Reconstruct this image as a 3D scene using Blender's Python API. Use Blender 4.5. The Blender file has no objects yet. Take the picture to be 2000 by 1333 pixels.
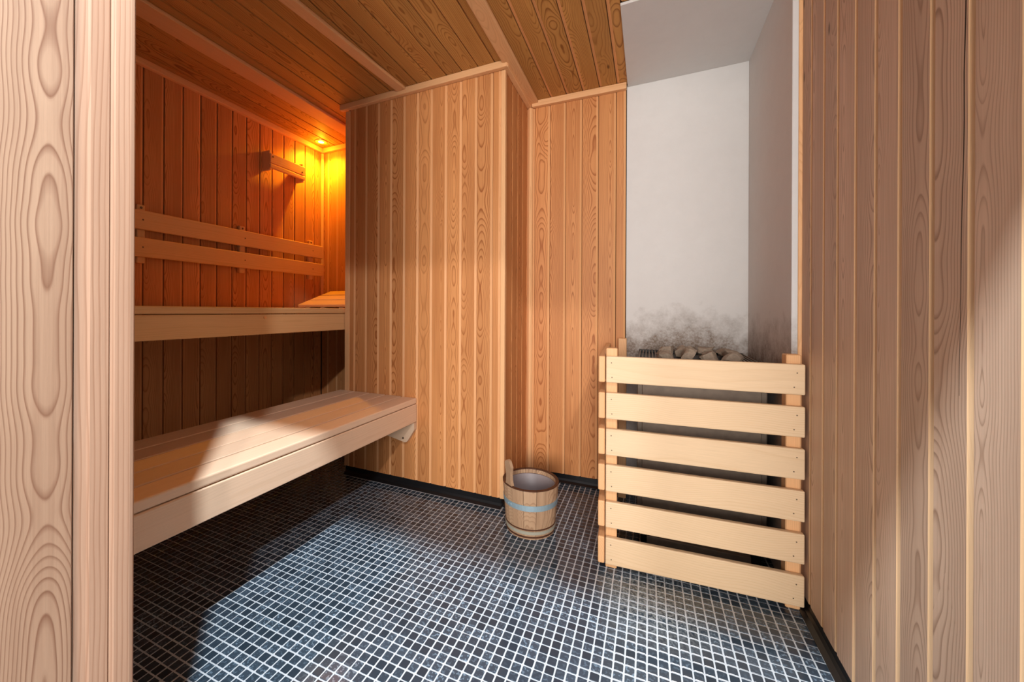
import bpy, bmesh, math, random
from mathutils import Vector, Matrix

# ---------------------------------------------------------------- camera, world, lights, exposure
S = bpy.context.scene
COL = S.collection
H = 1.0
FPX, CX, CY, YAW, ROLL = 746.36, 939.14, 608.94, 0.4125, 0.0042
cam_d = bpy.data.cameras.new('camera'); cam = bpy.data.objects.new('camera', cam_d); COL.objects.link(cam)
cam_d.sensor_width = 36; cam_d.lens = FPX / 2000 * 36
cam_d.shift_x = (1000 - CX) / 2000; cam_d.shift_y = -(666.5 - CY) / 2000
cam_d.clip_start = 0.02
f = Vector((-math.sin(YAW), math.cos(YAW), 0)); r0 = Vector((math.cos(YAW), math.sin(YAW), 0)); u0 = r0.cross(f)
r = math.cos(ROLL) * r0 + math.sin(ROLL) * u0; u = -math.sin(ROLL) * r0 + math.cos(ROLL) * u0
cam.matrix_world = Matrix(((r.x, u.x, -f.x, 0), (r.y, u.y, -f.y, 0), (r.z, u.z, -f.z, H), (0, 0, 0, 1)))
S.camera = cam

W = bpy.data.worlds.new('world'); S.world = W; W.use_nodes = True
W.node_tree.nodes['Background'].inputs[0].default_value = (0.86, 0.93, 1.0, 1)
W.node_tree.nodes['Background'].inputs[1].default_value = 0.36

S.view_settings.view_transform = 'Standard'; S.view_settings.look = 'None'
S.view_settings.gamma = 1.0; S.view_settings.use_curve_mapping = False
S.view_settings.exposure = 0.0

def lamp(name, kind, loc, energy, color, size=0.1, target=None, angle=None, blend=0.3):
    d = bpy.data.lights.new(name, kind); d.energy = energy; d.color = color
    if kind == 'AREA': d.shape = 'DISK'; d.size = size
    else: d.shadow_soft_size = size
    if kind == 'SPOT': d.spot_size = angle; d.spot_blend = blend
    o = bpy.data.objects.new(name, d); COL.objects.link(o); o.location = loc
    if target:
        o.rotation_euler = (Vector(target) - Vector(loc)).to_track_quat('-Z', 'Y').to_euler()
    return o
# two ceiling spots of the room outside the doorway, and the amber bulb of the recessed lamp
lamp('entrance_spot', 'SPOT', (-0.10, -0.207, 3.0), 590, (0.76, 0.89, 1.0), 0.035, (-0.45, 0.95, 0), 1.75, 0.35)
lamp('corridor_spot', 'SPOT', (0.89, -1.37, 3.0), 190, (0.95, 0.95, 1.0), 0.06, (-1.0, 0.9, 0.3), 1.0, 0.4)
lamp('corridor_window', 'AREA', (0.32, -3.0, 1.40), 195, (1.0, 0.955, 0.92), 1.5, (-0.3, 1.5, 0.8))
lamp('amber_bulb', 'SPOT', (-2.239, 2.131, 2.235), 40, (1.0, 0.45, 0.016), 0.02, (-2.20, 2.08, 1.0), 2.55, 1.0)
lamp('amber_glow', 'POINT', (-2.239, 2.131, 2.215), 1.5, (1.0, 0.45, 0.016), 0.02)

# ---------------------------------------------------------------- materials
def new_mat(name):
    m = bpy.data.materials.new(name); m.use_nodes = True
    nt = m.node_tree
    return m, nt, nt.nodes['Principled BSDF']
class N:
    def __init__(s, nt): s.nt = nt
    def node(s, t, **kw):
        n = s.nt.nodes.new(t)
        for k, v in kw.items(): setattr(n, k, v)
        return n
    def put(s, sock, v):
        if isinstance(v, bpy.types.NodeSocket): s.nt.links.new(v, sock)
        elif v is not None: sock.default_value = v
    def m(s, op, a, b=None, c=None, clamp=False):
        n = s.node('ShaderNodeMath', operation=op); n.use_clamp = clamp
        s.put(n.inputs[0], a); s.put(n.inputs[1], b)
        if c is not None: s.put(n.inputs[2], c)
        return n.outputs[0]
    def comb(s, x, y, z):
        n = s.node('ShaderNodeCombineXYZ'); s.put(n.inputs[0], x); s.put(n.inputs[1], y); s.put(n.inputs[2], z); return n.outputs[0]
    def noise(s, vec, scale=1.0, detail=2.0, rough=0.5):
        n = s.node('ShaderNodeTexNoise'); s.put(n.inputs['Vector'], vec); n.inputs['Scale'].default_value = scale
        n.inputs['Detail'].default_value = detail; n.inputs['Roughness'].default_value = rough; return n.outputs[0]
    def ramp(s, fac, stops, interp='LINEAR'):
        n = s.node('ShaderNodeValToRGB'); cr = n.color_ramp; cr.interpolation = interp
        while len(cr.elements) < len(stops): cr.elements.new(0.5)
        for e, (p, c) in zip(cr.elements, stops):
            e.position = p; e.color = (c, c, c, 1) if not hasattr(c, '__len__') else (*c, 1)
        s.put(n.inputs[0], fac); return n.outputs[0]
    def mix(s, fac, a, b, mode='MIX'):
        n = s.node('ShaderNodeMix', data_type='RGBA', blend_type=mode)
        s.put(n.inputs[0], fac); s.put(n.inputs[6], a if isinstance(a, bpy.types.NodeSocket) else (*a, 1)); s.put(n.inputs[7], b if isinstance(b, bpy.types.NodeSocket) else (*b, 1))
        return n.outputs[2]

def wood(name, light, dark, freq=170, wander=0.11, strength=1.0, rough=0.55, knots=True, vary=0.2, fibre=0.2, zs=2.2, seed=None, spread=0.10):
    """flat-sawn timber; the grain runs along the object's own Z"""
    m, nt, bs = new_mat(name); k = N(nt)
    tc = k.node('ShaderNodeTexCoord'); oi = k.node('ShaderNodeObjectInfo')
    sx = k.node('ShaderNodeSeparateXYZ'); nt.links.new(tc.outputs['Object'], sx.inputs[0])
    x, y, z = sx.outputs; rnd = oi.outputs['Random'] if seed is None else k.m('ADD', seed, 0.0)
    r2 = k.m('FRACT', k.m('MULTIPLY', rnd, 7.31)); r3 = k.m('FRACT', k.m('MULTIPLY', rnd, 13.77)); r4 = k.m('FRACT', k.m('MULTIPLY', rnd, 29.3))
    off = k.m('MULTIPLY', rnd, 91.0)
    n1 = k.noise(k.comb(off, k.m('MULTIPLY', x, 1.2), k.m('MULTIPLY', z, zs)), 1.0, 2.0)
    n2 = k.noise(k.comb(k.m('MULTIPLY', x, 24), off, k.m('MULTIPLY', z, 4)), 1.0, 2.0)
    D = k.m('ADD', k.m('MULTIPLY', k.m('SUBTRACT', n1, 0.5), wander), k.m('MULTIPLY', k.m('SUBTRACT', r2, 0.35), 0.09))
    D = k.m('ADD', D, k.m('MULTIPLY', z, k.m('MULTIPLY', k.m('SUBTRACT', r4, 0.5), 0.03)))
    px = k.m('SUBTRACT', x, k.m('ADD', 0.042, k.m('MULTIPLY', k.m('SUBTRACT', r3, 0.5), spread)))
    px = k.m('ADD', px, k.m('MULTIPLY', k.m('SUBTRACT', n2, 0.5), 0.004))
    yy = k.m('ADD', D, y)
    kn = None
    if knots:
        v = k.node('ShaderNodeTexVoronoi'); k.put(v.inputs['Vector'], k.comb(k.m('ADD', k.m('MULTIPLY', x, 9.0), off), 0.0, k.m('ADD', k.m('MULTIPLY', z, 3.2), off)))
        v.inputs['Scale'].default_value = 1.0
        sc = k.node('ShaderNodeSeparateColor'); nt.links.new(v.outputs['Color'], sc.inputs[0])
        sel = k.m('GREATER_THAN', sc.outputs[0], 0.72)
        g = k.m('MULTIPLY', sel, k.m('POWER', 2.718, k.m('MULTIPLY', k.m('MULTIPLY', v.outputs['Distance'], v.outputs['Distance']), -16.0)))
        yy = k.m('ADD', yy, k.m('MULTIPLY', g, 0.03))
        kn = k.m('MULTIPLY', sel, k.ramp(v.outputs['Distance'], [(0.0, 1.0), (0.05, 0.8), (0.085, 0.0)]))
    rr = k.m('SQRT', k.m('ADD', k.m('MULTIPLY', px, px), k.m('MULTIPLY', yy, yy)))
    ring = k.m('FRACT', k.m('MULTIPLY', rr, k.m('MULTIPLY', freq, k.m('ADD', 0.75, k.m('MULTIPLY', r4, 0.6)))))
    late = k.ramp(ring, [(0.0, 0.15), (0.08, 0.0), (0.60, 0.08), (0.84, 0.7), (0.92, 1.0), (1.0, 0.25)])
    slow = k.noise(k.comb(k.m('MULTIPLY', rr, 60), off, k.m('MULTIPLY', z, 0.7)), 1.0, 1.0)
    late = k.m('MULTIPLY', late, k.m('MULTIPLY', k.m('ADD', 0.15, k.m('MULTIPLY', k.m('ADD', slow, k.m('MULTIPLY', r2, 0.7)), 0.85)), strength), clamp=True)
    drift = k.noise(k.comb(k.m('MULTIPLY', x, 9), off, k.m('MULTIPLY', z, 1.3)), 1.0, 3.0)
    fb = k.noise(k.comb(k.m('MULTIPLY', x, 420), k.m('MULTIPLY', y, 420), k.m('ADD', k.m('MULTIPLY', z, 9), off)), 1.0, 3.0, 0.6)
    streak = k.noise(k.comb(k.m('MULTIPLY', x, 130), off, k.m('MULTIPLY', z, 1.6)), 1.0, 2.0, 0.6)
    col = k.mix(late, light, dark)
    col = k.mix(k.m('MULTIPLY', k.ramp(streak, [(0.48, 0.0), (0.70, 1.0)]), 0.22 * min(1, strength)), col, dark)
    col = k.mix(k.m('MULTIPLY', k.ramp(drift, [(0.38, 1.0), (0.62, 0.0)]), 0.30 * min(1, strength)), col, dark)
    if kn is not None: col = k.mix(kn, col, tuple(c * 0.35 for c in dark))
    val = k.m('MULTIPLY', k.m('ADD', 1 - vary * 0.5, k.m('MULTIPLY', k.m('FRACT', k.m('MULTIPLY', rnd, 3.91)), vary)), k.m('ADD', 1 - fibre * 0.5, k.m('MULTIPLY', fb, fibre)))
    col = k.mix(1.0, col, k.comb(val, val, val), 'MULTIPLY')
    nt.links.new(col, bs.inputs['Base Color']); bs.inputs['Roughness'].default_value = rough
    bs.inputs['Specular IOR Level'].default_value = 0.3
    b = k.node('ShaderNodeBump'); b.inputs['Strength'].default_value = 0.12; b.inputs['Distance'].default_value = 0.0012
    nt.links.new(k.m('ADD', fb, k.m('MULTIPLY', late, 0.2)), b.inputs['Height']); nt.links.new(b.outputs[0], bs.inputs['Normal'])
    return m

def plain(name, color, rough=0.6, metal=0.0, nscale=40, namp=0.15, bump=0.0, spec=0.4):
    m, nt, bs = new_mat(name); k = N(nt)
    tc = k.node('ShaderNodeTexCoord'); n = k.noise(tc.outputs['Object'], nscale, 4.0, 0.6)
    v = k.m('ADD', 1 - namp * 0.5, k.m('MULTIPLY', n, namp))
    nt.links.new(k.mix(1.0, color, k.comb(v, v, v), 'MULTIPLY'), bs.inputs['Base Color'])
    bs.inputs['Roughness'].default_value = rough; bs.inputs['Metallic'].default_value = metal; bs.inputs['Specular IOR Level'].default_value = spec
    if bump:
        b = k.node('ShaderNodeBump'); b.inputs['Strength'].default_value = bump; b.inputs['Distance'].default_value = 0.002
        nt.links.new(n, b.inputs['Height']); nt.links.new(b.outputs[0], bs.inputs['Normal'])
    return m

M = {}
M['panel'] = wood('pine_panelling', (0.70, 0.310, 0.110), (0.36, 0.112, 0.028))
M['edge'] = wood('pine_panel_edge', (0.78, 0.39, 0.165), (0.62, 0.28, 0.105), strength=0.4, knots=False)
M['aged'] = wood('weathered_panelling', (0.68, 0.47, 0.33), (0.37, 0.225, 0.145))
M['aged_edge'] = wood('weathered_panel_edge', (0.74, 0.46, 0.25), (0.60, 0.34, 0.17), strength=0.4, knots=False)
M['ceil'] = wood('ceiling_boards', (0.58, 0.285, 0.08), (0.27, 0.10, 0.022), freq=130, wander=0.16)
M['trim'] = wood('trim_timber', (0.80, 0.45, 0.215), (0.62, 0.31, 0.13), strength=0.5, knots=False, vary=0.1)
M['jamb'] = wood('jamb_timber', (0.385, 0.245, 0.158), (0.185, 0.088, 0.05), freq=290, knots=False, vary=0.06, strength=1.0, seed=0.37, spread=0.0, wander=0.075)
M['jamb_strip'] = wood('jamb_strip_timber', (0.40, 0.242, 0.158), (0.26, 0.13, 0.074), freq=120, knots=False, vary=0.06, strength=0.9, seed=0.61, wander=0.06)
M['bench'] = wood('bench_timber', (0.78, 0.545, 0.37), (0.68, 0.44, 0.27), freq=260, strength=0.5, knots=False, vary=0.12, wander=0.04)
M['slat'] = wood('backrest_timber', (0.72, 0.43, 0.20), (0.58, 0.31, 0.12), freq=260, strength=0.5, knots=False, vary=0.12, wander=0.04)
M['pale'] = wood('pale_slat_timber', (0.78, 0.56, 0.345), (0.68, 0.45, 0.245), freq=110, strength=0.5, knots=False, vary=0.06, wander=0.16, zs=1.5)
M['stave'] = wood('bucket_timber', (0.50, 0.32, 0.19), (0.28, 0.15, 0.08), freq=330, strength=0.9, knots=False, vary=0.10)
M['liner'] = plain('grey_bucket_liner', (0.27, 0.23, 0.23), 0.45, 0.0, 20, 0.3)
M['wet'] = plain('water_darkened_wood', (0.085, 0.032, 0.015), 0.5)
M['backing'] = plain('dark_gap_board', (0.035, 0.018, 0.009), 0.9)
M['skirt'] = plain('black_skirting', (0.008, 0.008, 0.009), 0.35, nscale=30, namp=0.4, bump=0.1)
M['hoop'] = plain('galvanised_hoop', (0.40, 0.54, 0.60), 0.42, 0.5, 60, 0.25)
M['cord'] = plain('grey_lower_hoop', (0.40, 0.38, 0.30), 0.6, 0.2, 60, 0.2)
M['steel'] = plain('galvanised_steel', (0.20, 0.155, 0.115), 0.5, 0.25, 28, 0.7)
M['iron'] = plain('black_iron', (0.02, 0.02, 0.02), 0.5, 0.5)
M['stone'] = plain('sauna_stone', (0.30, 0.235, 0.175), 0.85, 0.0, 4, 1.0, 0.8)
M['screw'] = plain('dark_screw', (0.16, 0.10, 0.06), 0.5, 0.4)
M['chrome'] = plain('bright_ring', (0.75, 0.6, 0.4), 0.3, 0.6)
M['corridor'] = plain('pale_corridor_floor', (0.55, 0.56, 0.56), 0.35, 0.0, 8, 0.1)

def glow_mat():
    m, nt, bs = new_mat('lit_bulb'); bs.inputs['Base Color'].default_value = (1, .6, .2, 1)
    bs.inputs['Emission Color'].default_value = (1.0, 0.55, 0.16, 1); bs.inputs['Emission Strength'].default_value = 9
    return m
M['glow'] = glow_mat()

def plaster():
    m, nt, bs = new_mat('white_heat_board'); k = N(nt)
    g = k.node('ShaderNodeNewGeometry'); sx = k.node('ShaderNodeSeparateXYZ'); nt.links.new(g.outputs['Position'], sx.inputs[0])
    x, y, z = sx.outputs
    n = k.noise(g.outputs['Position'], 14, 5, 0.65); n2 = k.noise(g.outputs['Position'], 95, 3, 0.6)
    # soot rising from the stones: ragged brown smudge between z .80 and 1.05
    h = k.m('ADD', z, k.m('MULTIPLY', k.m('SUBTRACT', n, 0.5), 0.30))
    h = k.m('ADD', h, k.m('MULTIPLY', k.m('ABSOLUTE', k.m('SUBTRACT', x, 0.16)), 0.22))
    s = k.ramp(k.m('SUBTRACT', h, 0.78), [(0.0, 1.0), (0.07, 0.9), (0.15, 0.45), (0.27, 0.0)])
    s = k.m('MULTIPLY', s, k.ramp(n2, [(0.38, 1.0), (0.72, 0.6)]))
    s = k.m('MULTIPLY', s, k.ramp(z, [(0.66, 0.35), (0.78, 1.0)]))
    col = k.mix(s, (0.68, 0.655, 0.625), (0.15, 0.09, 0.05))
    v = k.m('ADD', 0.95, k.m('MULTIPLY', n, 0.1)); col = k.mix(1.0, col, k.comb(v, v, v), 'MULTIPLY')
    nt.links.new(col, bs.inputs['Base Color']); bs.inputs['Roughness'].default_value = 0.7
    b = k.node('ShaderNodeBump'); b.inputs['Strength'].default_value = 0.15; b.inputs['Distance'].default_value = 0.002
    nt.links.new(n2, b.inputs['Height']); nt.links.new(b.outputs[0], bs.inputs['Normal'])
    return m
M['plaster'] = plaster()

TP = 0.0293                                         # mosaic pitch
TX0, TY0 = -0.38 + 0.5 * TP, 1.1582 + 0.5 * TP      # centre of one tile
def tile_mat():
    m, nt, bs = new_mat('dark_glazed_tile'); k = N(nt)
    g = k.node('ShaderNodeNewGeometry'); sx = k.node('ShaderNodeSeparateXYZ'); nt.links.new(g.outputs['Position'], sx.inputs[0])
    ix = k.m('ROUND', k.m('DIVIDE', k.m('SUBTRACT', sx.outputs[0], TX0), TP)); iy = k.m('ROUND', k.m('DIVIDE', k.m('SUBTRACT', sx.outputs[1], TY0), TP))
    wn = k.node('ShaderNodeTexWhiteNoise'); k.put(wn.inputs['Vector'], k.comb(ix, iy, 0.0))
    per = wn.outputs['Value']
    n = k.noise(g.outputs['Position'], 110, 3, 0.55); n3 = k.noise(g.outputs['Position'], 3.0, 2)
    spots = k.ramp(n, [(0.53, 0.0), (0.60, 1.0)])
    spots = k.m('MULTIPLY', spots, k.m('MULTIPLY', k.ramp(per, [(0.25, 0.0), (0.9, 1.0)]), k.ramp(n3, [(0.35, 0.15), (0.6, 1.0)])))
    base = k.mix(per, (0.020, 0.032, 0.045), (0.044, 0.064, 0.086))
    # limescale film on the tiles in front of the guard
    dx = k.m('SUBTRACT', sx.outputs[0], 0.02); dy = k.m('SUBTRACT', sx.outputs[1], 1.45)
    d = k.m('SQRT', k.m('ADD', k.m('MULTIPLY', dx, dx), k.m('MULTIPLY', dy, dy)))
    film = k.m('MULTIPLY', k.ramp(d, [(0.03, 1.0), (0.22, 0.0)]), k.ramp(n, [(0.42, 0.0), (0.58, 0.8)]))
    col = k.mix(k.m('MULTIPLY', spots, 0.7), base, (0.20, 0.29, 0.37)); col = k.mix(k.m('MULTIPLY', film, 0.6), col, (0.40, 0.42, 0.40))
    nt.links.new(col, bs.inputs['Base Color'])
    nt.links.new(k.m('ADD', 0.14, k.m('MULTIPLY', k.m('MAXIMUM', spots, film), 0.3)), bs.inputs['Roughness'])
    bs.inputs['Specular IOR Level'].default_value = 0.45
    b = k.node('ShaderNodeBump'); b.inputs['Strength'].default_value = 0.06; b.inputs['Distance'].default_value = 0.001
    nt.links.new(k.noise(g.outputs['Position'], 60, 2), b.inputs['Height']); nt.links.new(b.outputs[0], bs.inputs['Normal'])
    return m
M['tile'] = tile_mat()
M['grout'] = plain('pale_grout', (0.53, 0.55, 0.565), 0.85, 0.0, 12, 0.25)

# ---------------------------------------------------------------- building helpers
def link(name, me, mats, parent=None, mat4=None):
    o = bpy.data.objects.new(name, me); COL.objects.link(o)
    if me is not None and not me.materials:
        for m in mats: me.materials.append(m)
    if mat4 is not None: o.matrix_world = mat4
    if parent is not None: o.parent = parent
    return o
def mesh_of(name, bm, smooth=False):
    me = bpy.data.meshes.new(name); bm.normal_update(); bm.to_mesh(me); bm.free()
    if smooth:
        for p in me.polygons: p.use_smooth = True
    return me
def thing(name, label, cat, loc=(0, 0, 0), group=None):
    o = bpy.data.objects.new(name, None); COL.objects.link(o); o.location = loc; o.empty_display_size = 0.05
    o['label'] = label; o['category'] = cat
    if group: o['group'] = group
    return o
def prism(pts, z0, z1, bm=None, mi=None):
    """closed outline pts [(x,y)] counter-clockwise seen from +z, run from z0 to z1"""
    bm = bm or bmesh.new(); n = len(pts)
    a = [bm.verts.new((p[0], p[1], z0)) for p in pts]; b = [bm.verts.new((p[0], p[1], z1)) for p in pts]
    for i in range(n):
        fc = bm.faces.new((a[i], a[(i + 1) % n], b[(i + 1) % n], b[i]))
        if mi: fc.material_index = mi[i]
    bm.faces.new(list(reversed(a))); bm.faces.new(b)
    return bm
def box_bm(x0, x1, y0, y1, z0, z1, bev=0.0, seg=1, bm=None):
    t = bmesh.new(); prism([(x0, y0), (x1, y0), (x1, y1), (x0, y1)], z0, z1, t)
    if bev: bmesh.ops.bevel(t, geom=list(t.edges), offset=bev, segments=seg, affect='EDGES', profile=0.5)
    if bm is None: return t
    me = bpy.data.meshes.new('tmp'); t.to_mesh(me); t.free(); bm.from_mesh(me); bpy.data.meshes.remove(me); return bm
def frame(origin, xa, ya, za):
    m = Matrix.Identity(4)
    for i, v in enumerate((xa, ya, za)):
        for j in range(3): m[j][i] = v[j]
    for j in range(3): m[j][3] = origin[j]
    return m
def bar(name, p0, p1, w, t, mat, parent=None, bev=0.002, up=(0, 0, 1), seg=1):
    """straight timber from p0 to p1 (axis = own Z); w across, t along 'up' direction; p0/p1 lie on its centre line"""
    p0 = Vector(p0); p1 = Vector(p1); za = (p1 - p0).normalized(); L = (p1 - p0).length
    ya = Vector(up); ya = (ya - za * ya.dot(za)).normalized(); xa = ya.cross(za)
    me = mesh_of(name, box_bm(-w / 2, w / 2, -t / 2, t / 2, 0, L, bev, seg))
    return link(name, me, [mat], parent, frame(p0, xa, ya, za))
def cyl(name, p0, p1, r, mat, parent=None, n=10, r2=None):
    p0 = Vector(p0); p1 = Vector(p1); za = (p1 - p0).normalized(); L = (p1 - p0).length
    xa = za.orthogonal().normalized(); ya = za.cross(xa); r2 = r if r2 is None else r2
    bm = bmesh.new(); A = []; B = []
    for i in range(n):
        c, s_ = math.cos(2 * math.pi * i / n), math.sin(2 * math.pi * i / n)
        A.append(bm.verts.new((r * c, r * s_, 0))); B.append(bm.verts.new((r2 * c, r2 * s_, L)))
    for i in range(n): bm.faces.new((A[i], A[(i + 1) % n], B[(i + 1) % n], B[i]))
    bm.faces.new(list(reversed(A))); bm.faces.new(B)
    return link(name, mesh_of(name, bm), [mat], parent, frame(p0, xa, ya, za))
def plank_mesh(p, L, thick=0.014, ch=0.011, dp=0.006):
    g = 0.0030
    pts = [(0, 0.0012), (0.0012, 0), (p - ch - g, 0), (p - g, dp), (p - g, thick), (0, thick)]
    # outline order: front face looks along -y
    return mesh_of('plank', prism(pts, 0, L, mi=[0, 0, 1, 0, 0, 0]))
def panelling(parent, lines, along, normal, origin, z0, z1, mats, lead=None):
    """planks between successive positions in 'lines' measured from origin along 'along'; long axis vertical"""
    xa = Vector(along).normalized(); za = Vector((0, 0, 1)); ya = -Vector(normal)
    for a, b in zip(lines[:-1], lines[1:]):
        if b - a < 0.012: continue
        o = Vector(origin) + xa * a; o.z = z0
        link('plank', plank_mesh(b - a, z1 - z0, ch=min(0.011, (b - a) * 0.3)), mats, parent, frame(o, xa, ya, za))
def structure(name, bm, mat):
    o = link(name, mesh_of(name, bm), [mat]); o['kind'] = 'structure'; return o
def steps(start, stop, pitch, phase):
    """positions phase + k*pitch inside (start, stop), with both ends added"""
    k = math.ceil((start + 0.012 - phase) / pitch); out = [start]
    while phase + k * pitch < stop - 0.012: out.append(phase + k * pitch); k += 1
    return out + [stop]

# ---------------------------------------------------------------- room
ZC, ZB = 2.265, 0.048                         # ceiling face, lower end of the boards
XL, YA, YM, XM0, XM1, YK, XR = -2.348, 2.251, 1.825, -1.71, -0.675, 2.258, 0.485
PP = [M['panel'], M['edge']]

floor = structure('floor', box_bm(-2.42, 0.56, -0.02, 2.40, -0.06, -0.0014), M['grout'])
fl2 = structure('floor', box_bm(-2.6, 2.2, -4.5, -0.021, -0.06, 0.0), M['corridor'])

def tile_bm(bm, cx, cy, z, half, rnd=True):
    b = 0.0013; c = 0.0022
    def octo(h, cc): return [(h - cc, -h), (h, -h + cc), (h, h - cc), (h - cc, h), (-h + cc, h), (-h, h - cc), (-h, -h + cc), (-h + cc, -h)]
    if rnd:
        T = [bm.verts.new((cx + x, cy + y, z)) for x, y in octo(half - b, c * 0.8)]; B = [bm.verts.new((cx + x, cy + y, z - 0.0022)) for x, y in octo(half, c)]
    else:
        sq = [(-1, -1), (1, -1), (1, 1), (-1, 1)]
        T = [bm.verts.new((cx + x * (half - b), cy + y * (half - b), z)) for x, y in sq]; B = [bm.verts.new((cx + x * half, cy + y * half, z - 0.0022)) for x, y in sq]
    bm.faces.new(T); n = len(T)
    for i in range(n): bm.faces.new((B[i], B[(i + 1) % n], T[(i + 1) % n], T[i]))
tb = bmesh.new(); tile_bm(tb, 0, 0, 0, 0.01302); tile_me = mesh_of('tile', tb)
rng = random.Random(4)
cells = []
for i in range(-70, 32):
    for j in range(-44, 40):
        x, y = TX0 + i * TP, TY0 + j * TP
        if not (XL + 0.02 < x < XR - 0.012 and 0.0 < y < 2.23): continue
        if x < XM1 + 0.0 and x > XM0 and y > YM - 0.012: continue
        v = Vector((x, y, -H)); d = v.dot(f); inside = False
        if d > 0.2:
            px = CX + FPX * v.dot(r0) / d; py = CY + FPX * H / d
            inside = 275 < px < 1985 and py < 1325 and x > -1.05 and x < XR - 0.03
        cells.append((v.length if inside else 99 + v.length, x, y))
cells.sort()
for d, x, y in cells[:300]:
    o = link('tile', tile_me, [M['tile']], floor); o.location = (x + rng.uniform(-.0004, .0004), y + rng.uniform(-.0004, .0004), rng.uniform(-.0003, .0002)); o.rotation_euler = (rng.gauss(0, .004), rng.gauss(0, .004), rng.gauss(0, .008))
bm = bmesh.new()
for d, x, y in cells[300:]:
    tile_bm(bm, x + rng.uniform(-.0004, .0004), y + rng.uniform(-.0004, .0004), rng.uniform(-.0003, .0002), 0.01302, d < 3.0)
o = link('mosaic_tiles', mesh_of('mosaic_tiles', bm), [M['tile']], floor); o['kind'] = 'stuff'

# walls: dark backing with every board a plank in front of it
wl = structure('wall_left', box_bm(XL - 0.06, XL - 0.0125, 0.0, 2.33, 0, 2.34), M['backing'])
panelling(wl, steps(0.352, YA, 0.0907, 1.091), (0, 1, 0), (1, 0, 0), (XL, 0, 0), ZB, ZC, PP)
wa = structure('wall_alcove', box_bm(XL - 0.01, XM0 + 0.02, YA + 0.0125, YA + 0.07, 0, 2.34), M['backing'])
panelling(wa, steps(XL, XM0 + 0.02, 0.0907, -1.735), (1, 0, 0), (0, -1, 0), (0, YA, 0), ZB, ZC, PP)
wm = structure('wall_middle', box_bm(XM0 + 0.0125, XM1 - 0.0125, YM + 0.0125, YA + 0.05, 0, 2.34), M['backing'])
panelling(wm, [-1.6775, -1.632, -1.545, -1.454, -1.3635, -1.273, -1.183, -1.0935, -1.0025, -0.9125, -0.823, -0.734, -0.689], (1, 0, 0), (0, -1, 0), (0, YM, 0), ZB, ZC, PP)
panelling(wm, steps(1.85, 2.262, 0.0907, 1.873 + 0.0907), (0, 1, 0), (1, 0, 0), (XM1, 0, 0), ZB, ZC, PP)
panelling(wm, [-2.25 + 0.0, -2.16, -2.07, -1.98, -1.89, -1.84], (0, -1, 0), (-1, 0, 0), (XM0, 0, 0), ZB, ZC, PP)
wb = structure('wall_back', box_bm(XM1 - 0.01, 0.60, YK + 0.022, YK + 0.09, 0, 2.34), M['backing'])
dv = Vector((0.565, 0.016, 0)).normalized(); nv = Vector((dv.y, -dv.x, 0))
panelling(wb, [0.0, 0.045, 0.138, 0.231, 0.324, 0.415, 0.51, 0.562], dv, nv, (XM1, 2.246, 0), ZB, ZC, PP)
wr = structure('wall_right', box_bm(XR + 0.0125, XR + 0.09, -0.06, 2.35, 0, 2.34), M['backing'])
RL = [1.648, 1.562, 1.465, 1.373, 1.272, 1.178, 1.085, 0.985, 0.89, 0.79, 0.695, 0.60, 0.505, 0.41, 0.315, 0.22, 0.125, 0.03, -0.06]
panelling(wr, [-y for y in RL], (0, -1, 0), (-1, 0, 0), (XR, 0, 0), ZB, ZC, [M['aged'], M['aged_edge']])

# long drying crack in one board of the right wall
bm = bmesh.new(); cr = random.Random(3); prev = None
for q in range(19):
    z = 0.86 + q * 0.078; y = 0.9215 - 0.00135 * q + cr.uniform(-.0012, .0012); w = 0.0014 * (1 - abs(q - 9) / 10.5)
    cur = [bm.verts.new((XR - 0.0002, y - w, z)), bm.verts.new((XR - 0.0002, y + w, z)), bm.verts.new((XR + 0.003, y, z))]
    if prev:
        for i_ in range(3): bm.faces.new((prev[i_], prev[(i_ + 1) % 3], cur[(i_ + 1) % 3], cur[i_]))
    prev = cur
bmesh.ops.recalc_face_normals(bm, faces=bm.faces)
link('crack', mesh_of('crack', bm), [M['backing']], wr)

# partition with the doorway: jamb on the left, lintel above
XJ = -0.77
wf = structure('wall_front', box_bm(XL - 0.06, XJ - 0.014, 0.06, 0.335, 0, 2.34), M['backing'])
LZ = 2.10
box_bm(XJ - 0.02, XR + 0.02, 0.275, 0.30, LZ, 2.34, bm=(bm2 := bmesh.new()))
structure('wall_lintel', bm2, M['trim'])
def jamb_part(pts, mat):
    # pts: (along +Y, depth behind the reveal face)
    return link('plank', mesh_of('plank', prism([(a - 0.205, b) for a, b in pts], 0.0, 2.30)), [mat], wf, frame((XJ, 0.205, 0), (0, 1, 0), (-1, 0, 0), (0, 0, 1)))
jamb_part([(0.060, 0.001), (0.061, 0), (0.1785, 0), (0.1800, 0.0015), (0.18, 0.013), (0.06, 0.013)], M['jamb'])
jamb_part([(0.1815, 0.0015), (0.183, 0), (0.2717, 0), (0.2733, 0.0016), (0.2733, 0.013), (0.1815, 0.013)], M['jamb'])
jamb_part([(0.2750, 0.0035), (0.2885, 0.0022), (0.2920, 0.0012), (0.3135, 0.0015), (0.3150, 0.003), (0.3150, 0.013), (0.2750, 0.013)], M['jamb_strip'])
tr = structure('trim_1', prism([(0.3155, 0.0005), (0.3205, -0.0007), (0.3400, -0.0010), (0.3445, -0.0002), (0.3470, 0.0025), (0.3475, 0.008), (0.3475, 0.05), (0.336, 0.05), (0.336, 0.0135), (0.3155, 0.0135)], 0.0, 2.30), M['jamb_strip'])
tr.matrix_world = frame((XJ, 0, 0), (0, 1, 0), (-1, 0, 0), (0, 0, 1))

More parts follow.
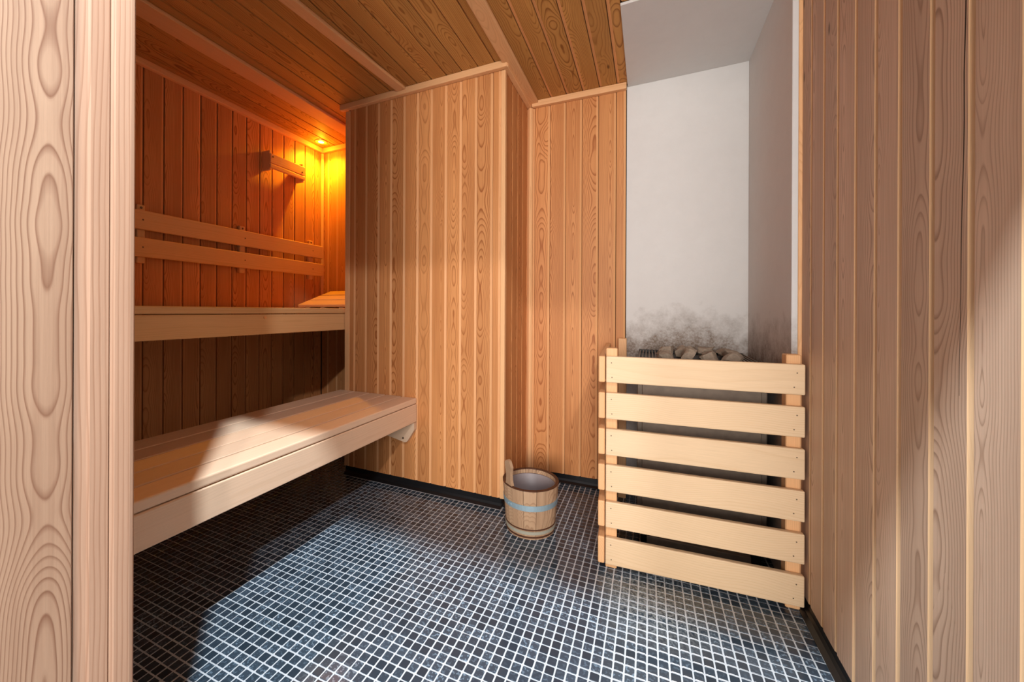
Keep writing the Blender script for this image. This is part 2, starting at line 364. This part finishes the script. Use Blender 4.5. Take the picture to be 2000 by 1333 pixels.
# white heat boards lining the stove corner
structure('wall_niche', box_bm(-0.112, 0.484, 2.275, 2.281, 0.0, 2.262), M['plaster'])
structure('wall_niche_side', box_bm(0.456, 0.474, 1.648, 2.2745, 0.0, 2.2525, 0.0015), M['plaster'])
structure('ceiling_niche', box_bm(-0.109, 0.474, 1.656, 2.2745, 2.253, 2.2645, 0.0015), M['plaster'])
wr2 = link('edge_strip', mesh_of('edge_strip', box_bm(0.4745, 0.4965, 1.649, 1.668, 0.05, 2.26, 0.002)), [M['trim']], wr)

# ceiling boards run from the door wall to the back
cl = structure('ceiling', box_bm(XL - 0.06, 0.60, 0.27, 2.36, ZC + 0.0125, ZC + 0.08), M['backing'])
CLN = steps(XL, 0.49, 0.0925, -0.165)
for a, b in zip(CLN[:-1], CLN[1:]):
    yend = 1.655 if a > -0.13 else (2.262 if (b > XM1 or b < XM0) else YM + 0.02)
    if a < -0.109 < b:
        link('plank', plank_mesh(b + 0.1095, 1.655 - 0.27, ch=0.008), [M['ceil'], M['edge']], cl, frame((b, 0.27, ZC), (-1, 0, 0), (0, 0, 1), (0, 1, 0)))
        yend = 2.262; b = -0.1095
    # own x runs towards -X, so the bevelled edge lies on the -X side
    link('plank', plank_mesh(b - a, yend - 0.27, ch=0.006 if a < -0.7 else 0.013), [M['ceil'], M['edge']], cl, frame((b, 0.27, ZC), (-1, 0, 0), (0, 0, 1), (0, 1, 0)))

def trim(n, p0, p1, w, t, bev=0.004, up=(0, 0, 1), mat='trim'):
    o = bar('trim_%d' % n, p0, p1, w, t, M[mat], None, bev, up, 2); o['kind'] = 'structure'; return o
zt = 2.247
trim(2, (-1.932, 0.36, ZC - 0.009), (-1.930, YA, ZC - 0.009), 0.115, 0.018, 0.006)           # ceiling battens
trim(3, (-1.378, 0.50, ZC - 0.009), (-1.283, YM - 0.028, ZC - 0.009), 0.062, 0.018, 0.006)
trim(4, (-0.640, 0.36, ZC - 0.009), (-0.640, 2.245, ZC - 0.009), 0.072, 0.018, 0.006)
trim(5, (-1.738, YM - 0.014, zt), (-0.650, YM - 0.014, zt), 0.028, 0.0355)                    # cornices
trim(6, (XM1 + 0.014, YM - 0.02, zt - 0.001), (XM1 + 0.014, 2.243, zt - 0.001), 0.028, 0.0335)
trim(7, (XM1 + 0.030, 2.2335, zt), (-0.113, 2.2500, zt), 0.028, 0.0355)
trim(8, (XL + 0.014, 0.36, zt), (XL + 0.014, YA, zt), 0.028, 0.0355)
trim(9, (XL + 0.029, YA - 0.014, zt), (XM0 + 0.0, YA - 0.014, zt), 0.028, 0.0355)
trim(10, (XM0 + 0.0145, YM + 0.008, ZB), (XM0 + 0.0145, YM + 0.008, 2.228), 0.036, 0.022, 0.003, (0, 1, 0))   # upright corner strips
trim(11, (-0.677, YM + 0.007, ZB), (-0.677, YM + 0.007, 2.228), 0.024, 0.026, 0.004, (0, 1, 0))
trim(12, (XM1 + 0.018, 2.236, ZB), (XM1 + 0.018, 2.236, 2.228), 0.034, 0.024, 0.006, (1, 1, 0))
trim(13, (XL + 0.014, YA - 0.013, 1.02), (XL + 0.014, YA - 0.013, 2.228), 0.024, 0.024, 0.006, (1, 1, 0))

def skirt(side, *b):
    x0, x1, y0, y1, z0, z1 = b
    bm = box_bm(*b, 0.002); c = 0.020
    # coved foot running out onto the tiles
    if side in ('middle', 'back', 'alcove'):
        t = prism([(y0 - c, -0.0015), (y0 + 0.001, -0.0015), (y0 + 0.001, 0.022), (y0 - 0.006, 0.010), (y0 - c, 0.0015)], 0, x1 - x0)
        t.transform(frame((x0, 0, 0), (0, 1, 0), (0, 0, 1), (1, 0, 0)))
    else:
        xf, sg = (x0, -1) if side == 'right' else (x1, 1)
        p = [(0, -0.0015), (c, -0.0015), (c, 0.0015), (0.006, 0.010), (-0.001, 0.022), (-0.001, -0.0015)]
        t = prism([(xf + sg * a, q) for a, q in (p if sg > 0 else p[::-1])], 0, y1 - y0)
        t.transform(frame((0, y1, 0), (1, 0, 0), (0, 0, 1), (0, -1, 0)))
    me = bpy.data.meshes.new('tmp'); t.to_mesh(me); t.free(); bm.from_mesh(me); bpy.data.meshes.remove(me)
    bmesh.ops.recalc_face_normals(bm, faces=bm.faces)
    structure('baseboard_' + side, bm, M['skirt'])
skirt('middle', XM0 + 0.004, XM1 - 0.004, YM + 0.003, YM + 0.0122, 0, ZB)
skirt('back', XM1 - 0.002, -0.112, 2.258, 2.2775, 0, ZB)
skirt('right', XR + 0.003, XR + 0.0122, 0.0, 1.64, 0, ZB)
skirt('side', XM1 - 0.0122, XM1 - 0.003, YM + 0.013, 2.256, 0, ZB)
skirt('left', XL - 0.0122, XL - 0.003, 0.34, YA, 0, ZB)
skirt('alcove', XL, XM0 + 0.012, YA + 0.003, YA + 0.0122, 0, ZB)

# ---------------------------------------------------------------- benches
def bench(label, name, mat, xf, xb, zt_, y0, y1, widths, fascia_h, nose):
    b = thing(name, label, 'bench', ((xf + xb) / 2, (y0 + y1) / 2, 0 if False else zt_ - nose - fascia_h))
    inv = b.matrix_world
    x = xf; t = nose
    for i, w in enumerate(widths):
        o = bar('plank', (x - w / 2, y0, zt_ - t / 2), (x - w / 2, y1, zt_ - t / 2), w - 0.008, t, mat, None, 0.006 if i == 0 else 0.002, (0, 0, 1), 3 if i == 0 else 1)
        own(o, b); x -= w
    own(bar('fascia', (xf - 0.016, y0, zt_ - nose - 0.0015 - fascia_h / 2), (xf - 0.016, y1, zt_ - nose - 0.0015 - fascia_h / 2), 0.026, fascia_h - 0.003, mat, None, 0.003), b)
    for yy in (y0 + 0.12, y0 + 0.75, y1 - 0.12):
        own(bar('bearer', (xf - 0.032, yy, zt_ - nose - 0.036), (xb + 0.004, yy, zt_ - nose - 0.036), 0.045, 0.07, mat, None, 0.002), b)
    return b
def own(o, parent):
    m = o.matrix_world.copy(); o.parent = parent
    bpy.context.view_layer.update()
    o.matrix_parent_inverse = Matrix.Translation(-parent.location) if parent.type == 'EMPTY' else parent.matrix_world.inverted()
    o.matrix_world = m
    return o
lb = bench('low long pale timber bench at knee height, bright patch of light on its top', 'lower_bench', M['bench'], -1.184, -1.75, 0.513, 0.355, 1.822, [0.107, 0.111, 0.112, 0.113, 0.121], 0.102, 0.031)
ub = bench('high timber bench running along the left wall under the backrest, shaded underneath', 'upper_bench', M['slat'], -1.716, -2.33, 1.016, 0.352, 2.236, [0.102] * 6, 0.101, 0.031)
own(cyl('plug', (-1.7175, 1.29, 0.966), (-1.7145, 1.29, 0.966), 0.008, M['edge'], None, 12), ub)
# cleat that carries the lower bench on the boxed-out wall
pts = [(-1.405, 0.411), (-1.405, 0.300), (-1.375, 0.285), (-1.250, 0.262), (-1.236, 0.268), (-1.190, 0.338), (-1.190, 0.378), (-1.215, 0.3785), (-1.215, 0.411)]
bm = prism([(x, z) for x, z in pts], 0, 0.024)
cle = link('cleat', mesh_of('cleat', bm), [M['bench']], None, frame((0, 1.8235, 0), (1, 0, 0), (0, 0, 1), (0, -1, 0)))
own(cle, lb); own(cyl('bolt', (-1.262, 1.7985, 0.285), (-1.262, 1.7965, 0.285), 0.006, M['screw']), cle)
own(bar('cleat', (-2.33, YA - 0.014, 0.935), (-1.75, YA - 0.014, 0.935), 0.026, 0.09, M['bench'], None, 0.003), ub)

# backrest of two long slats on upright blocks
br = thing('backrest', 'two long horizontal timber slats fixed along the left wall above the upper bench', 'backrest', (XL, 1.28, 1.22))
for zc in (1.449, 1.313):
    s_ = own(bar('slat', (-2.309, 0.36, zc), (-2.309, 2.212, zc), 0.022, 0.096, M['slat'], None, 0.005, (0, 0, 1), 2), br)
    for yy in (1.065, 1.59, 2.115): own(cyl('screw', (-2.2985, yy, zc), (-2.2975, yy, zc), 0.004, M['screw']), s_)
for yy in (1.067, 1.588, 2.118):
    bl = own(bar('block', (-2.334, yy, 1.235), (-2.334, yy, 1.528), 0.036, 0.027, M['slat'], None, 0.006, (1, 0, 0), 2), br)
    own(cyl('screw', (-2.3205, yy, 1.512), (-2.319, yy, 1.512), 0.006, M['screw']), bl)

# slatted headrest on the upper bench
hr = thing('headrest', 'small sloping slatted headrest lying on the far end of the upper bench', 'headrest', (-1.98, 2.03, 1.016))
ang = math.radians(20); dy, dz = math.cos(ang), math.sin(ang); up = (0, -dz, dy)
for k_ in range(3):
    c = 0.058 + k_ * 0.109
    own(bar('slat', (-2.205, 1.893 + c * dy, 1.030 + c * dz), (-1.76, 1.893 + c * dy, 1.030 + c * dz), 0.098, 0.018, M['slat'], None, 0.004, up, 2), hr)
for xx in (-2.13, -2.0, -1.84):
    pts = [(1.903, 1.0165), (2.215, 1.0165), (2.215, 1.126), (2.205, 1.131), (1.903, 1.0215)]
    own(link('runner', mesh_of('runner', prism(pts, 0, 0.03)), [M['slat']], None, frame((xx, 0, 0), (0, 1, 0), (0, 0, 1), (1, 0, 0))), hr)

# small slatted box high on the left wall
wb_ = thing('wall_box', 'small slatted wooden box mounted high on the left wall near the amber lamp', 'wooden box', (XL, 1.87, 1.93))
for yy, nm in ((1.743, 'side_panel'), (2.003, 'side_panel')):
    own(bar(nm, (-2.311, yy, 1.925), (-2.311, yy, 2.055), 0.014, 0.070, M['trim'], None, 0.002, (1, 0, 0)), wb_)
fb_ = own(bar('front_board', (-2.270, 1.735, 2.001), (-2.270, 2.011, 2.001), 0.014, 0.062, M['trim'], None, 0.003), wb_)
own(bar('lower_rail', (-2.272, 1.735, 1.951), (-2.272, 2.011, 1.951), 0.020, 0.026, M['trim'], None, 0.003), wb_)
own(bar('inner_slat', (-2.300, 1.7505, 1.975), (-2.300, 1.9955, 1.975), 0.012, 0.05, M['trim'], None, 0.002), wb_)
for yy, zz in ((1.752, 2.012), (1.985, 1.988)): own(cyl('peg', (-2.2628, yy, zz), (-2.261, yy, zz), 0.006, M['screw']), fb_)

# recessed amber lamp
lp = thing('recessed_lamp', 'small round amber downlight glowing in the ceiling corner', 'lamp', (-2.239, 2.131, ZC))
def ring(name, cx, cy, z0, z1, ri, ro, mat, parent, n=28):
    bm = bmesh.new(); V = []
    for i in range(n):
        c, s_ = math.cos(2 * math.pi * i / n), math.sin(2 * math.pi * i / n)
        V.append([bm.verts.new((rr * c, rr * s_, zz)) for rr, zz in ((ri, z1), (ri, z0), (ro, z0 + 0.002), (ro + 0.002, z1))])
    for i in range(n):
        a, b = V[i], V[(i + 1) % n]
        for j in range(4): bm.faces.new((a[j], b[j], b[(j + 1) % 4], a[(j + 1) % 4]))
    bmesh.ops.recalc_face_normals(bm, faces=bm.faces)
    return own(link(name, mesh_of(name, bm), [mat], None, Matrix.Translation((cx, cy, 0))), parent)
ring('bezel', -2.239, 2.131, ZC - 0.007, ZC - 0.0005, 0.022, 0.040, M['chrome'], lp)
own(cyl('bulb', (-2.239, 2.131, ZC - 0.0035), (-2.239, 2.131, ZC - 0.001), 0.021, M['glow'], None, 20), lp)

# ---------------------------------------------------------------- stove guard, stove, stones
GA = Vector((-0.1484, 1.5511, 0)); gu = Vector((0.629, 0.0348, 0)).normalized(); gv = Vector((-gu.y, gu.x, 0))
def G(u_, v_, z): return GA + gu * u_ + gv * v_ + Vector((0, 0, z))
gd = thing('stove_guard', 'pale timber guard rail of six wide slats fencing the sauna stove', 'guard rail', G(0.3, 0.3, 0.02))
sl_z = [(0.727, 0.829), (0.586, 0.688), (0.446, 0.548), (0.306, 0.409), (0.166, 0.266), (0.023, 0.127)]
for i, (za, zb) in enumerate(sl_z):
    zc = (za + zb) / 2
    s_ = own(bar('slat', G(0, 0.010, zc), G(0.627, 0.010, zc), 0.020, zb - za, M['pale'], None, 0.004, (0, 0, 1), 2), gd)
    for uu, zo in ((0.020, 0.026), (0.022, -0.030), (0.604, 0.022), (0.596, -0.026)):
        own(cyl('screw', G(uu, 0.0004, zc + zo), G(uu, -0.0006, zc + zo), 0.0022, M['screw'], None, 8), s_)
    own(bar('side_slat', G(-0.0155, 0.001, zc), G(-0.0155, 0.685, zc), 0.025, zb - za, M['trim'], None, 0.005, (0, 0, 1), 2), gd)
for uu, vv in ((0.0205, 0.042), (0.602, 0.042), (0.058, 0.655)):
    own(bar('post', G(uu, vv, 0.0), G(uu, vv, 0.859), 0.042, 0.042, M['trim'], None, 0.003, tuple(gv)), gd)

st = thing('sauna_stove', 'grey steel sauna stove standing behind the slatted timber guard', 'stove', (0.19, 2.0, 0.0))
hx0, hx1, hy0, hy1, hz0, hz1 = -0.042, 0.425, 1.80, 2.215, 0.10, 0.770
bodym = box_bm(hx0, hx1, hy0, hy1, hz0, hz1, 0.003)
bmesh.ops.delete(bodym, geom=[f_ for f_ in bodym.faces if f_.normal.z > 0.9], context='FACES')
own(link('body', mesh_of('body', bodym), [M['steel']]), st)
own(bar('front_panel', (hx0 + 0.02, hy0 - 0.005, 0.44), (hx1 - 0.02, hy0 - 0.005, 0.44), 0.008, 0.60, M['steel'], None, 0.002), st)
own(bar('base_rail', (hx0 + 0.04, hy0 - 0.035, 0.045), (hx1 - 0.06, hy0 - 0.035, 0.045), 0.03, 0.034, M['steel'], None, 0.002), st)
own(link('stone_tray', mesh_of('stone_tray', box_bm(hx0 + 0.004, hx1 - 0.004, hy0 + 0.004, hy1 - 0.004, 0.780, 0.788)), [M['iron']]), st)
for xx in (hx0 + 0.03, hx1 - 0.03):
    for yy in (hy0 + 0.03, hy1 - 0.03): own(bar('leg', (xx, yy, 0), (xx, yy, hz0), 0.03, 0.03, M['iron'], None, 0.002, (0, 1, 0)), st)
own(bar('top_rim', (hx0, hy0 + 0.004, 0.782), (hx1, hy0 + 0.004, 0.782), 0.008, 0.024, M['iron'], None, 0.002), st)
own(bar('top_rim', (hx0, hy1 - 0.004, 0.792), (hx1, hy1 - 0.004, 0.792), 0.008, 0.020, M['iron'], None, 0.002), st)
for xx in [hx0 + 0.006 + 0.014 * q for q in range(7)] + [hx1 - 0.006 - 0.014 * q for q in range(8)]:
    own(bar('grille_bar', (xx, hy0 + 0.009, 0.785), (xx, hy1 - 0.009, 0.793), 0.005, 0.014, M['steel'], None, 0.0), st)
sr = random.Random(11)
stone_meshes = []
for q in range(6):
    bm = bmesh.new(); bmesh.ops.create_icosphere(bm, subdivisions=2, radius=1.0)
    axes = [Vector((sr.gauss(0, 1), sr.gauss(0, 1), sr.gauss(0, 1))).normalized() for _ in range(14)]
    cuts = [sr.uniform(0.42, 0.85) for _ in axes]
    for v in bm.verts:
        for a, c in zip(axes, cuts):
            e = v.co.dot(a)
            if e > c: v.co -= a * (e - c)
        v.co *= 1 + sr.uniform(-0.11, 0.11)
    stone_meshes.append(mesh_of('stone', bm))
spots = []
for row, yy in enumerate((1.865, 1.945, 2.03, 2.115)):
    for c in range(4): spots.append((0.072 + c * 0.083 + sr.uniform(-.004, .004) + (0.012 if row % 2 else 0), yy + sr.uniform(-.004, .004)))
adj = ['leftmost', 'second from the left', 'second from the right', 'rightmost']; rows = ['in the front row', 'in the second row', 'in the third row', 'in the back row']
for i, (x, y) in enumerate(spots):
    o = link('stove_stone', stone_meshes[i % 6], [M['stone']])
    a, b, c = sr.uniform(.042, .052), sr.uniform(.036, .046), sr.uniform(.028, .038)
    o.scale = (a, b, c); o.rotation_euler = (sr.uniform(-.25, .25), sr.uniform(-.25, .25), sr.uniform(0, 6))
    o.location = (x, y, 0.789 + c * 0.72)
    o['label'] = 'stove stone, %s %s' % (adj[i % 4], rows[i // 4]); o['category'] = 'stone'; o['group'] = 'stones piled on the stove'

# ---------------------------------------------------------------- water bucket
bk = thing('water_bucket', 'wooden stave bucket with metal hoop standing on the tiled floor', 'bucket', (-0.50, 1.73, 0.0))
BC = Vector((-0.50, 1.73, 0.0)); RB, RT, HB = 0.112, 0.130, 0.22
NS = 14; th = 0.013
def rad(z): return RB + (RT - RB) * z / HB
eara = math.radians(-126)
for i in range(NS):
    a0 = eara - math.pi / NS + 2 * math.pi * i / NS; a1 = a0 + 2 * math.pi / NS - 0.012
    bm = bmesh.new(); rows_ = []
    ztop = HB if i else HB
    for z in (0.0, 0.11, ztop - 0.004, ztop):
        row = []
        for rr_, aa in ((rad(z), a0), (rad(z), (a0 + a1) / 2), (rad(z), a1), (rad(z) - th, a1), (rad(z) - th, (a0 + a1) / 2), (rad(z) - th, a0)):
            row.append(bm.verts.new((rr_ * math.cos(aa), rr_ * math.sin(aa), z)))
        rows_.append(row)
    for ri in range(3):
        for j in range(6):
            fc = bm.faces.new((rows_[ri][j], rows_[ri][(j + 1) % 6], rows_[ri + 1][(j + 1) % 6], rows_[ri + 1][j]))
            if ri == 2: fc.material_index = 1
    bm.faces.new(list(reversed(rows_[0]))); fc = bm.faces.new(rows_[3]); fc.material_index = 1
    own(link('stave', mesh_of('stave', bm), [M['stave'], M['wet']], None, Matrix.Translation(BC)), bk)
# tall ear that serves as the handle, cut waisted and leaning outwards
ca, sa = math.cos(eara), math.sin(eara)
prof = [(-.026, .14), (.026, .14), (.026, .212), (.020, .230), (.0165, .258), (.021, .284), (.026, .306), (.024, .318), (.006, .330), (-.010, .326), (-.024, .300), (-.017, .270), (-.0175, .240), (-.026, .215)]
bm = prism(prof, -0.007, 0.007)
ea = link('handle_ear', mesh_of('handle_ear', bm), [M['stave']], None, frame(BC + Vector((ca, sa, 0)) * (rad(.22) - 0.0215), (sa, -ca, 0), (0.07 * ca, 0.07 * sa, 1), (ca, sa, 0)))
own(ea, bk)
def hoop(name, z0, z1, mat, t=0.0022):
    bm = bmesh.new(); V = []
    for i in range(48):
        c, s_ = math.cos(2 * math.pi * i / 48), math.sin(2 * math.pi * i / 48)
        V.append([bm.verts.new((q * c, q * s_, z)) for q, z in ((rad(z0) + 0.0003, z0), (rad(z0) + t, z0), (rad(z1) + t, z1), (rad(z1) + 0.0003, z1))])
    for i in range(48):
        a, b = V[i], V[(i + 1) % 48]
        for j in range(4): bm.faces.new((a[j], b[j], b[(j + 1) % 4], a[(j + 1) % 4]))
    bmesh.ops.recalc_face_normals(bm, faces=bm.faces)
    return own(link(name, mesh_of(name, bm), [mat], None, Matrix.Translation(BC)), bk)
hp = hoop('hoop', 0.128, 0.153, M['hoop'])
hoop('hoop', 0.022, 0.036, M['cord']); hoop('wet_band', 0.040, 0.046, M['wet'], 0.0012); hoop('wet_band', 0.006, 0.014, M['wet'], 0.0012)
for da in (0.12, 0.24): 
    aa = eara + da - 0.1; p = BC + Vector((math.cos(aa), math.sin(aa), 0)) * (rad(.14) + 0.002) + Vector((0, 0, .14)); q = BC + Vector((math.cos(aa), math.sin(aa), 0)) * (rad(.14) + 0.0045) + Vector((0, 0, .14))
    own(cyl('rivet', p, q, 0.004, M['hoop'], None, 8), hp)
lm = bmesh.new(); LV = []
for i in range(40):
    c, s_ = math.cos(2 * math.pi * i / 40), math.sin(2 * math.pi * i / 40)
    LV.append([lm.verts.new((q * c, q * s_, z)) for q, z in ((rad(.03) - th - .0035, .032), (rad(.196) - th - .0035, .196), (rad(.198) - th - .0005, .199), (rad(.03) - th - .0005, .029))])
for i in range(40):
    a, b = LV[i], LV[(i + 1) % 40]
    for j in range(4): lm.faces.new((a[j], b[j], b[(j + 1) % 4], a[(j + 1) % 4]))
lm.faces.new([v[0] for v in LV])
bmesh.ops.recalc_face_normals(lm, faces=lm.faces)
own(link('liner', mesh_of('liner', lm, True), [M['liner']], None, Matrix.Translation(BC)), bk)
own(cyl('bottom', BC + Vector((0, 0, 0.015)), BC + Vector((0, 0, 0.027)), rad(.02) - th + 0.001, M['stave'], None, 32), bk)
